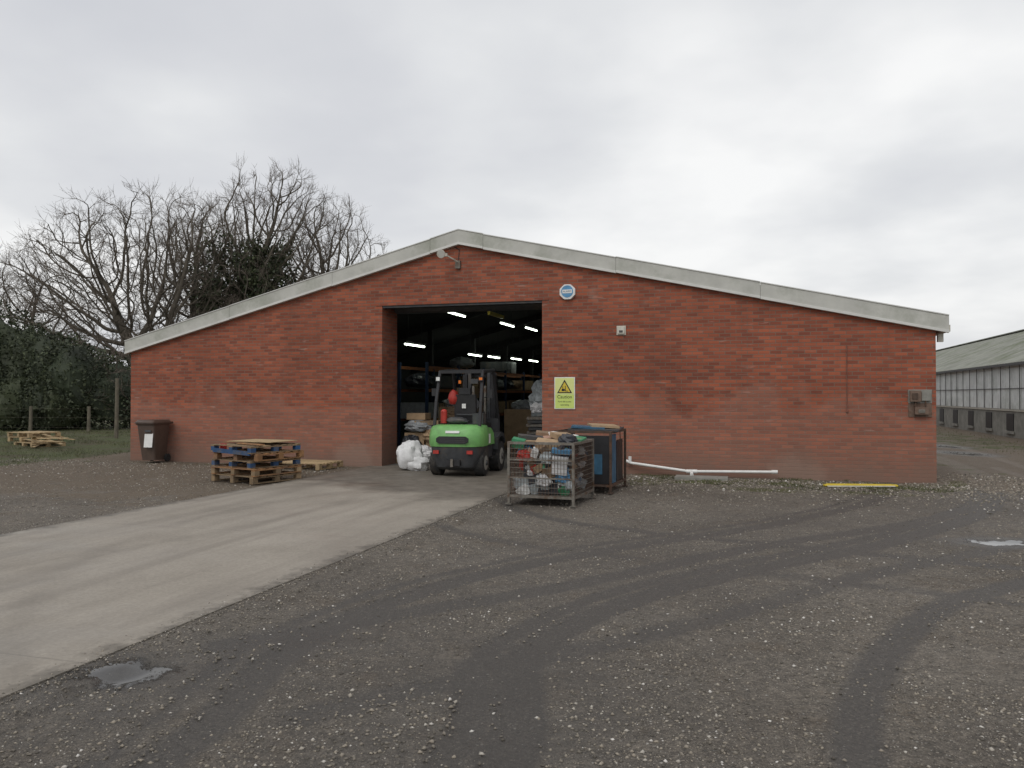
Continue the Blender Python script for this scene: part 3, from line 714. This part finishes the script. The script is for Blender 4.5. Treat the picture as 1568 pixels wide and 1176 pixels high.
b.box((.3,-.4,.75),(.8,.1,.02),'wood2',(0,0,-.1));b.box((.0,-.61,.60),(1.1,.03,.08),'bluewood',(0,.03,0))
b.obj('loose_boards',bpy.data.objects['wooden_pallet_stack'])
pstack('wooden_pallet',(-4.75,18.7,0),math.radians(-20),[('wood3','wood3',0,0,0)],.01)
e=pstack('old_pallet_pile',(-14.75,24.9,.1),math.radians(-35),[('wood3','wood3',0,0,0),('wood3','wood3',-.5,.1,.2),('wood3','wood3',-.6,.1,.1)],.03)
b=MB()
for i in range(9): b.box((random.uniform(.2,1.1),random.uniform(-.6,.5),.08+.035*i),(1.1,.09,.02),'wood3',(random.uniform(-.1,.1),random.uniform(-.12,.12),random.uniform(-.7,.7)))
b.obj('broken_boards',e)

# ------------------------------------------------------------------ wheelie bin
e=empty('wheelie_bin',(-9.12,20.28,0),ROT+.05);b=MB()
def rr(w,d,z,yo=0,k=.05):
    pts=[];w*=.92
    for cx,cy,a0 in((w/2-k,d/2-k,0),(-w/2+k,d/2-k,90),(-w/2+k,-d/2+k,180),(w/2-k,-d/2+k,270)):
        for a in(0,30,60,90):
            t_=math.radians(a0+a);pts.append((cx+math.cos(t_)*k,cy+math.sin(t_)*k+yo,z))
    return pts
b.loft([rr(.42,.46,.06,.03),rr(.46,.50,.3,.02),rr(.54,.64,.93,0),rr(.54,.64,.97,0)],'bin');b.obj('body',e,smooth=True)
b=MB();b.loft([rr(.58,.70,.955,0),rr(.60,.72,.985,0)],'bin');b.loft([rr(.60,.74,.99,-.01),rr(.60,.74,1.02,-.01),rr(.50,.62,1.075,0)],'bin')
b.cyl((-.26,.40,1.0),(.26,.40,1.0),.018,.018,'bin',8);b.box((-.24,.36,.99),(.04,.1,.05),'bin');b.box((.24,.36,.99),(.04,.1,.05),'bin');b.obj('lid',e,smooth=True)
b=MB()
for x in(-.23,.23): b.cyl((x-.025,.24,.1),(x+.025,.24,.1),.10,.10,'rubber',16)
b.cyl((-.23,.24,.1),(.23,.24,.1),.012,.012,'steel',8);b.obj('wheels',e,smooth=True)
b=MB();b.box((.09,-.300,.62),(.24,.006,.46),'white',(-.11,0,0));b.box((.09,-.329,.80),(.18,.004,.05),'dgrey',(-.11,0,0));b.obj('notice',e)

# ------------------------------------------------------------------ forklift
e=empty('forklift_truck',(-1.22,16.35,0.013),math.radians(-13))
def cw(z,hw,y0,y1,pw=3.2):
    pts=[];n=28
    for i in range(n):
        a=2*math.pi*i/n;c,s=math.cos(a),math.sin(a)
        x=hw*math.copysign(abs(c)**(2/pw),c);yy=math.copysign(abs(s)**(2/pw),s)
        pts.append((x,(y0+y1)/2+yy*(y1-y0)/2,z))
    return pts
b=MB();b.loft([cw(.14,.40,.16,.95),cw(.20,.47,.07,.95),cw(.42,.54,.02,.98),cw(.62,.565,.0,1.0)],'dgrey')
b.bb((-.16,-.03,.24),(.16,.08,.36),'black');b.box((0,-.05,.30),(.05,.05,.16),'steel')
b.bb((-.42,-.004,.48),(-.30,.05,.55),'red');b.bb((.30,-.004,.48),(.42,.05,.55),'red')
b.obj('counterweight_base',e,smooth=True)
b=MB();b.loft([cw(.625,.585,-.015,1.0),cw(.70,.60,-.03,1.0),cw(.84,.60,-.02,1.0),cw(.97,.585,.02,1.0),cw(1.04,.55,.08,1.0),cw(1.065,.48,.16,.95)],'green')
b.obj('counterweight',e,smooth=True)
b=MB();b.prism([(-.34,.73),(-.28,.69),(.28,.69),(.34,.73),(.34,.80),(.28,.84),(-.28,.84),(-.34,.80)],'y',-.045,.05,'black')
for z in(.72,.76,.80): b.bb((-.27,-.05,z),(.27,-.044,z+.012),'dgrey')
b.box((.0,-.012,.93),(.30,.004,.05),'white',(-.25,0,0))
b.obj('vent_grille',e)
b=MB();b.bb((-.5,.55,.35),(.5,1.45,.63),'dgrey');b.prism([(.62,.64),(1.35,.64),(1.30,1.06),(.95,1.10),(.62,1.08)],'x',-.48,.48,'black')
b.prism([(.60,.63),(1.28,.63),(1.22,.86),(1.0,.98),(.60,1.02)],'x',.481,.565,'green');b.prism([(.60,.63),(1.28,.63),(1.22,.86),(1.0,.98),(.60,1.02)],'x',-.565,-.481,'green')
b.bb((-.5,1.3,.30),(.5,1.95,.52),'dgrey');b.prism([(1.75,.5),(1.95,.5),(1.98,1.12),(1.86,1.16)],'x',-.5,.5,'black')
b.bb((.566,.72,.66),(.570,.92,.86),'white');b.bb((.5,1.35,.38),(.56,1.7,.42),'black')
b.obj('chassis',e,bevel=.012)
b=MB();b.prism([(.92,1.10),(1.38,1.10),(1.40,1.20),(1.05,1.22),(.98,1.70),(.88,1.70)],'x',-.24,.24,'black');b.bb((-.13,.86,1.70),(.13,.95,1.84),'black');b.bb((-.06,.868,1.40),(.03,.877,1.50),'white');b.bb((-.18,.866,1.25),(.18,.879,1.28),'dgrey')
b.obj('seat',e,bevel=.03)
b=MB();b.cyl((-.38,.60,1.09),(-.38,.60,1.32),.07,.07,'red',16);b.crumple((-.38,.60,1.33),(.14,.14,.12),'red',1,.0);b.crumple((-.27,.95,1.62),(.22,.24,.36),'red',2,.2)
b.crumple((-.1,.62,1.14),(.5,.2,.16),'dgrey',4,.3)
b.obj('red_bottle_and_jacket',e,smooth=True)
b=MB();b.cyl((.06,1.60,1.35),(.0,1.50,1.42),.0,.19,'black',20);b.cyl((.08,1.85,1.10),(.03,1.56,1.38),.025,.025,'black')
for k in range(3): b.path([(.22+k*.05,1.72,1.12),(.23+k*.05,1.66,1.32)],.009,'black')
b.crumple((.36,.72,1.18),(.22,.26,.24),'sack',3,.2)
b.bb((.27,.55,1.08),(.5,.8,1.30),'dgrey');b.obj('steering_and_levers',e,smooth=True)
b=MB()
for s in(-1,1):
    b.path([(s*.49,.30,1.03),(s*.49,.42,1.55),(s*.47,.62,2.18),(s*.47,1.55,2.24),(s*.49,1.93,1.12),(s*.49,1.9,.6)],.038,'black',8)
    for p_ in((s*.47,.62,2.18),(s*.47,1.55,2.24),(s*.49,.42,1.55)): b.crumple(p_,(.08,.08,.08),'black',1,0,6)
for y in np.linspace(.62,1.55,8): b.box((0,y,2.18+.06*(y-.62)/.93),(.94,.03,.04),'black')
b.bb((-.47,.58,2.15),(.47,.66,2.21),'black')
b.box((.3,.60,1.98),(.16,.05,.10),'dgrey');b.obj('overhead_guard',e,smooth=True)
b=MB()
b.box((-.47,.50,2.03),(.10,.07,.10),'black');b.box((-.47,.462,2.03),(.08,.004,.08),'white')
b.box((.47,.50,2.03),(.10,.07,.10),'black');b.box((.47,.462,2.03),(.07,.004,.05),'orange')
b.cyl((-.02,.58,1.93),(-.02,.58,2.0),.03,.03,'orange',8)
b.cyl((.47,.62,1.62),(.60,.60,1.66),.012,.012,'black',6);b.box((.63,.60,1.72),(.11,.02,.18),'black');b.box((-.6,.6,1.75),(.10,.02,.16),'black')
b.obj('lamps_and_mirrors',e)
b=MB()
for s in(-1,1):
    b.bb((s*.33-.05,2.02,.08),(s*.33+.05,2.18,2.16),'black');b.bb((s*.23-.035,2.05,.12),(s*.23+.035,2.17,2.26),'dgrey')
    b.cyl((s*.14,2.06,.2),(s*.14,2.06,1.9),.03,.03,'steel',10)
for z in(.25,1.2,2.10): b.bb((-.38,2.185,z),(.38,2.21,z+.1),'black')
b.bb((-.28,2.06,2.20),(.28,2.16,2.28),'dgrey')
b.bb((-.5,2.22,.35),(.5,2.27,.45),'black');b.bb((-.5,2.22,.75),(.5,2.27,.85),'black')
for s in(-1,1): b.bb((s*.25-.06,2.275,.12),(s*.25+.06,2.315,.9),'dgrey');b.bb((s*.25-.06,2.316,.12),(s*.25+.06,3.3,.16),'dgrey')
b.obj('mast_and_forks',e)
def wheel(b,x,y,r,w):
    s=1 if x>0 else -1
    b.cyl((x-w/2,y,r),(x+w/2,y,r),r,r,'rubber',28);b.cyl((x-w/2-.012,y,r),(x-w/2,y,r),r*.93,r,'rubber',28);b.cyl((x+w/2,y,r),(x+w/2+.012,y,r),r,r*.93,'rubber',28)
    b.cyl((x+s*(w/2+.0125),y,r),(x+s*(w/2+.02),y,r),r*.56,r*.50,'block',20);b.cyl((x+s*(w/2+.021),y,r),(x+s*(w/2+.05),y,r),r*.22,r*.2,'dgrey',12)
b=MB()
for s in(-1,1): wheel(b,s*.47,.50,.27,.19);wheel(b,s*.50,1.70,.33,.22)
for s in(-1,1): b.prism([(1.32,.5),(1.38,.70),(1.6,.78),(1.85,.76),(2.0,.6),(2.0,.69),(1.86,.84),(1.58,.86),(1.31,.76)],'x',s*.50-.13,s*.50+.13,'dgrey')
b.obj('wheels',e,smooth=True)

b=MB();b.crumple((-2.30,18.0,.32),(.60,.5,.72),'bag',5,.22,20,1.8);b.crumple((-2.12,17.9,.16),(.5,.4,.4),'bag',6,.3,16,2.0);b.obj('white_plastic_sack',None,smooth=True)
def goods(name,u,v,rz,items):
    e=empty(name,W(u,v,.014),ROT+rz);b=MB()
    for k,(typ,c,s,m_) in enumerate(items):
        if typ=='b': b.box(c,s,m_,(0,0,random.uniform(-.12,.12)))
        else: b.crumple(c,s,m_,k+u*3,.3,14)
    b.obj('goods',e,bevel=.008);b=MB();pallet(b,'wood','wood');b.obj('pallet',e);return e
goods('stacked_goods',7.85,1.3,.1,[('b',(-.2,0,.45),(.5,.6,.6),'card'),('c',(-.25,-.3,.4),(.5,.5,.6),'sack'),('c',(-.1,-.2,.90),(.7,.5,.3),'dwrap'),('b',(.3,.1,.35),(.4,.7,.4),'card'),('c',(.25,-.15,.68),(.6,.5,.4),'card'),('b',(-.2,.1,1.15),(.5,.4,.16),'card'),('b',(.1,-.1,1.0),(.6,.4,.10),'wood'),('c',(.45,-.3,.4),(.4,.4,.5),'dwrap'),('c',(.1,-.5,.25),(.5,.3,.4),'bag')])
goods('stacked_goods',8.2,3.0,0,[('b',(0,0,.45),(1.1,.9,.6),'card'),('b',(.1,0,.85),(.9,.7,.18),'yellow'),('c',(-.2,.1,1.15),(.8,.6,.45),'dcard'),('c',(.3,.1,1.05),(.5,.5,.3),'wrap'),('b',(.35,-.3,.62),(.3,.2,.25),'red')])
goods('stacked_goods',7.6,4.6,0,[('b',(0,0,.75),(1.1,.9,1.2),'card'),('c',(0,0,1.45),(1.0,.9,.5),'dwrap'),('b',(.2,0,1.75),(.5,.5,.3),'card')])
goods('stacked_goods',10.75,2.6,.05,[('b',(0,0,.16+.09*k+.04),(1.0,.8,.07),'dgrey' if k%2 else 'steel') for k in range(11)]+[('c',(0,0,1.65),(1.0,.85,1.0),'wrap'),('c',(.2,-.1,1.9),(.6,.6,.8),'dwrap'),('b',(.1,.1,1.7),(.6,.5,.7),'dwrap'),('c',(-.2,-.25,1.35),(.5,.4,.3),'bag')])
goods('stacked_goods',10.4,4.6,.05,[('b',(0,0,.9),(1.1,.9,1.4),'wrap'),('c',(0,0,1.75),(.9,.8,.4),'card'),('b',(-.2,-.47,1.0),(.4,.02,.3),'white')])
goods('stacked_goods',9.0,6.6,.05,[('b',(0,0,.7),(1.1,.9,1.1),'card'),('c',(0,0,1.35),(.9,.8,.4),'dwrap')])
goods('stacked_goods',9.9,9.0,.05,[('b',(0,0,.9),(1.1,.9,1.5),'dwrap'),('c',(0,0,1.75),(.9,.8,.4),'wrap')])
def rack(name,u,v0,v1):
    e=empty(name,W(u,0,0),ROT);b=MB()
    for v in np.arange(v0,v1+.1,2.7):
        for du in(-.45,.45): b.bb((du-.04,v-.04,0),(du+.04,v+.04,2.7),'rackblue')
    for z in(.9,1.8,2.5):
        for du in(-.45,.45): b.bb((du-.03,v0,z),(du+.03,v1,z+.09),'rackor')
        for v in np.arange(v0+.5,v1-.3,1.25):
            mm=random.choice(['dcard','dwrap','sack','dgrey','dcard','card','dwrap'])
            if z>2.4 and random.random()<.5: continue
            if random.random()<.3: b.crumple((0,v,z+.33),(.9,1.0,random.uniform(.4,.55)),mm,v+z,.2,10)
            else: b.box((0,v,z+.33),(.9,1.0,random.uniform(.35,.5)),mm,(0,0,random.uniform(-.1,.1)))
    b.obj('racking',e)
rack('pallet_racking',5.9,5,18.5);rack('pallet_racking',12.9,4,17.5);rack('pallet_racking',8.4,14,27.5)

# ------------------------------------------------------------------ wire cage stillage
ang=math.radians(-20)
def cagebox(name,x,y,w,d,h,rz,mesh=True):
    e=empty(name,(x,y,-.01),rz);b=MB();p_='steel' if mesh else 'rust';t_=.04
    for sx in(-1,1):
        for sy in(-1,1): b.bb((sx*(w/2)-t_/2,sy*(d/2)-t_/2,0),(sx*(w/2)+t_/2,sy*(d/2)+t_/2,h),p_);b.bb((sx*(w/2)-.05,sy*(d/2)-.05,0),(sx*(w/2)+.05,sy*(d/2)+.05,.015),p_)
    for z in(.13,h-.02):
        for sy in(-1,1): b.bb((-w/2+.021,sy*d/2-.018,z-.02),(w/2-.021,sy*d/2+.018,z+.02),p_)
        for sx in(-1,1): b.bb((sx*w/2-.018,-d/2+.021,z-.02),(sx*w/2+.018,d/2-.021,z+.02),p_)
    b.bb((-w/2+.02,-d/2+.02,.135),(w/2-.02,d/2-.02,.15),p_)
    b.obj('frame',e)
    if mesh:
        b=MB();s=.0034
        zt=h-.04
        for sy in(-1,1):
            for x_ in np.arange(-w/2+.05,w/2-.02,.05): b.bb((x_-s,sy*d/2-s,.15),(x_+s,sy*d/2+s,zt),'rust')
            for z in np.arange(.2,zt,.075): b.bb((-w/2+.02,sy*d/2-s*3,z-s),(w/2-.02,sy*d/2-s*1.1,z+s),'steel')
        for sx in(-1,1):
            for y_ in np.arange(-d/2+.05,d/2-.02,.05): b.bb((sx*w/2-s,y_-s,.15),(sx*w/2+s,y_+s,zt),'rust')
            for z in np.arange(.2,zt,.075): b.bb((sx*w/2+s*1.1,-d/2+.02,z-s),(sx*w/2+s*3,d/2-.02,z+s),'steel')
        for z in(.42,.70): b.bb((-w/2+.02,-d/2-.022,z-.012),(w/2-.02,-d/2-.0115,z+.012),'steel')
        b.obj('wire_mesh',e)
    return e
cx=(-.05+.94)/2+.205;cy=(12.55+12.2)/2+.565
e=cagebox('wire_mesh_cage',cx,cy,1.05,1.2,.98,ang)
b=MB();R=random.Random(4)
mats=['wrap','sack','bag','card','sack','lblue','greenp','white','sack','pink','wrap','card','dgrey','red','blue','card','wood','dcard']
for k in range(210):
    c=(R.uniform(-.43,.43),R.uniform(-.53,.5),R.uniform(.20,.90));s=R.uniform(.08,.24)
    if abs(c[0])<.26 and abs(c[1])<.33 and c[2]<.7: continue
    if c[2]<.4: m_=R.choice(['wrap','bag','wrap','white','greenp','wrap','lblue'])
    else: m_=R.choice(mats)
    if R.random()<.5: b.crumple(c,(s*1.1,s*.7,s),m_,k,.55,9,3.0)
    else: b.box((c[0]*.9,c[1]*.9,c[2]),(s,s*.6,s*.7),m_,(R.uniform(-.6,.6),R.uniform(-.6,.6),R.uniform(0,3)))
b.bb((-.35,-.42,.16),(.35,.42,.7),'sack')
b.box((-.1,-.1,.965),(.62,.5,.05),'card',(.08,.05,.3));b.box((.25,.2,1.0),(.4,.5,.03),'card',(-.1,.1,.2));b.box((-.2,.25,1.02),(.45,.4,.02),'pink',(.1,-.1,.6))
b.box((-.42,-.45,.95),(.2,.2,.14),'greenp',(.1,.2,.2));b.box((.38,.05,1.01),(.28,.5,.03),'greenp',(.05,.1,.1));b.box((.05,-.35,.93),(.4,.2,.12),'card',(.3,.1,.1))
b.box((-.3,-.2,1.02),(.4,.2,.08),'dgrey',(.1,.1,.4));b.box((.1,.3,1.05),(.5,.15,.05),'white',(.05,.1,-.3))
b.box((.15,.05,1.05),(.3,.3,.08),'card',(.1,.05,.7));b.box((-.25,.4,1.04),(.3,.25,.10),'dcard',(.1,.1,.3));b.crumple((.35,-.3,1.0),(.3,.3,.2),'sack',8,.4)
b.box((.28,-.50,.62),(.24,.12,.28),'bag',(.1,.1,.2));b.box((.3,-.48,.84),(.3,.14,.06),'lblue',(.2,.1,.1))
b.obj('packaging_waste',e,smooth=False)
e=cagebox('steel_stillage',1.45,14.6,1.0,1.2,1.08,ang,False)
b=MB();b.bb((.48,-.56,.16),(.49,-.12,1.02),'blue');b.bb((-.47,-.59,.16),(.47,-.58,1.0),'black');b.bb((.47,.0,.16),(.476,.5,.9),'black');b.bb((-.49,-.56,.16),(-.48,.56,1.0),'black')
b.box((.1,0,1.10),(.9,.9,.03),'dgrey',(.03,.02,.1));b.box((.0,-.2,1.13),(.6,.4,.03),'blue',(.03,.05,.2));b.box((.2,.1,1.15),(.5,.6,.04),'card',(.03,.05,.4));b.box((.515,.2,.6),(.01,.03,.95),'rust',(.25,0,0));b.bb((-.4,-.5,.16),(.38,.5,.85),'sack')
b.box((.25,-.595,.5),(.2,.006,.35),'blue');b.box((-.15,-.595,.7),(.2,.006,.15),'dwrap')
b.obj('panels_and_load',e)

e=empty('yellow_boards',(6.55,15.0,-.015),math.radians(-3));b=MB()
b.box((0,0,.02),(1.35,.10,.03),'yellow',(0,0,.0));b.box((.02,.13,.02),(1.2,.05,.025),'yellow',(0,0,-.05));b.box((-.02,-.10,.012),(1.25,.05,.02),'cream',(0,0,.03));b.obj('boards',e,bevel=.004)

# ------------------------------------------------------------------ long shed to the right
SU=25.9
s_=empty('long_shed',W(SU,0,0),ROT);V0,V1=12,110;HE=3.05;HW=6.5;HRG=5.75
b=MB();b.bb((0,V0,-.3),(.2,V1,1.05),'block');b.bb((-.05,V0,1.051),(.2,V1,1.13),'cream');b.bb((2*HW-.2,V0,-.3),(2*HW,V1,HE),'block')
b.prism([(.2,-.3),(2*HW-.2,-.3),(2*HW-.2,HE-.05),(HW,HRG-.1),(.2,HE-.05)],'y',V0,V0+.2,'brick');b.prism([(.2,-.3),(2*HW-.2,-.3),(2*HW-.2,HE-.05),(HW,HRG-.1),(.2,HE-.05)],'y',V1-.2,V1,'brick')
b.obj('walls',s_)
b=MB()
v=V0+1.2
while v<V1-2:
    b.bb((-.03,v,.25),(-.005,v+.9,.95),'black');b.bb((-.07,v-.1,.12),(-.03,v+1.0,.24),'block');v+=3.0
b.obj('low_vents',s_)
b=MB();n=int((V1-V0)/.16)
pts=[(-.06-.03*(i%2),V0+i*.16) for i in range(n)]
vs=[];fs=[]
for x,y in pts: vs+=[(x,y,1.135),(x+.03,y,HE-.12)]
for i in range(n-1): fs.append((2*i,2*i+2,2*i+3,2*i+1))
b.add(vs,fs,'clad')
for v in np.arange(V0,V1,1.22): b.bb((-.12,v-.02,1.14),(-.10,v+.02,HE-.12),'gutter')
b.bb((-.115,V0,1.95),(-.098,V1,1.98),'gutter')
b.obj('cladding',s_)
b=MB()
for sgn in(0,1):
    vs=[];fs=[];n=int((V1-V0+1)/.19)
    for i in range(n):
        y=V0-.4+i*.19;dz=.035*(i%2)
        xa=-.22 if sgn==0 else 2*HW+.22
        vs+=[(xa,y,HE-.08+dz),(HW,y,HRG+dz)]
    for i in range(n-1): fs.append((2*i,2*i+2,2*i+3,2*i+1))
    b.add(vs,fs,'roof')
b.bb((HW-.25,V0-.4,HRG+.02),(HW+.25,V1,HRG+.08),'roof');b.bb((-.34,V0-.4,HE-.18),(-.23,V1,HE-.08),'gutter')
b.obj('roof',s_)

# ------------------------------------------------------------------ sky, sun, camera
el,rot=math.radians(48),math.radians(205)
w=bpy.data.worlds.new('World');sc.world=w;w.use_nodes=True
t=NT(w);bg=t.n['Background'];bg.inputs['Strength'].default_value=.1
sky=t.node('ShaderNodeTexSky',sky_type='NISHITA');sky.sun_disc=False;sky.sun_elevation=el;sky.sun_rotation=rot
sky.air_density=1.2;sky.dust_density=3
tc=t.node('ShaderNodeTexCoord').outputs['Generated']
sp=t.node('ShaderNodeSeparateXYZ');t.link(tc,sp.inputs[0])
zc=t.math('MAXIMUM',t.math('ADD',sp.outputs[2],.22),.06)
cb=t.node('ShaderNodeCombineXYZ');t.link(t.math('DIVIDE',sp.outputs[0],zc),cb.inputs[0]);t.link(t.math('DIVIDE',sp.outputs[1],zc),cb.inputs[1])
cb.inputs[2].default_value=8.1
n1=t.noise(cb.outputs[0],.60,5,.48);n2=t.noise(cb.outputs[0],1.9,5,.5)
f=t.math('ADD',t.math('MULTIPLY',n1,.75),t.math('MULTIPLY',n2,.25))
cl=t.ramp(f,[(.36,(6.2,6.35,6.75,1)),(.46,(7.0,7.1,7.4,1)),(.53,(7.9,8.0,8.15,1)),(.62,(9.8,9.8,9.75,1))])
c=t.mix(.94,sky.outputs[0],cl);t.link(c,bg.inputs['Color'])
sl=bpy.data.lights.new('sun','SUN');sl.energy=.8;sl.angle=math.radians(25);sl.color=(1,.97,.93)
so=bpy.data.objects.new('sun',sl);sc.collection.objects.link(so)
sd=Vector((math.sin(rot)*math.cos(el),math.cos(rot)*math.cos(el),math.sin(el)))
so.rotation_euler=(-sd).to_track_quat('-Z','Y').to_euler();so.location=(0,0,30)
cam=bpy.data.cameras.new('camera');cam.lens=28;cam.sensor_width=36;cam.clip_end=3000;cam.clip_start=.05
co=bpy.data.objects.new('camera',cam);co.location=(0,0,1.7);co.rotation_euler=(math.radians(90.8),0,0);sc.collection.objects.link(co);sc.camera=co
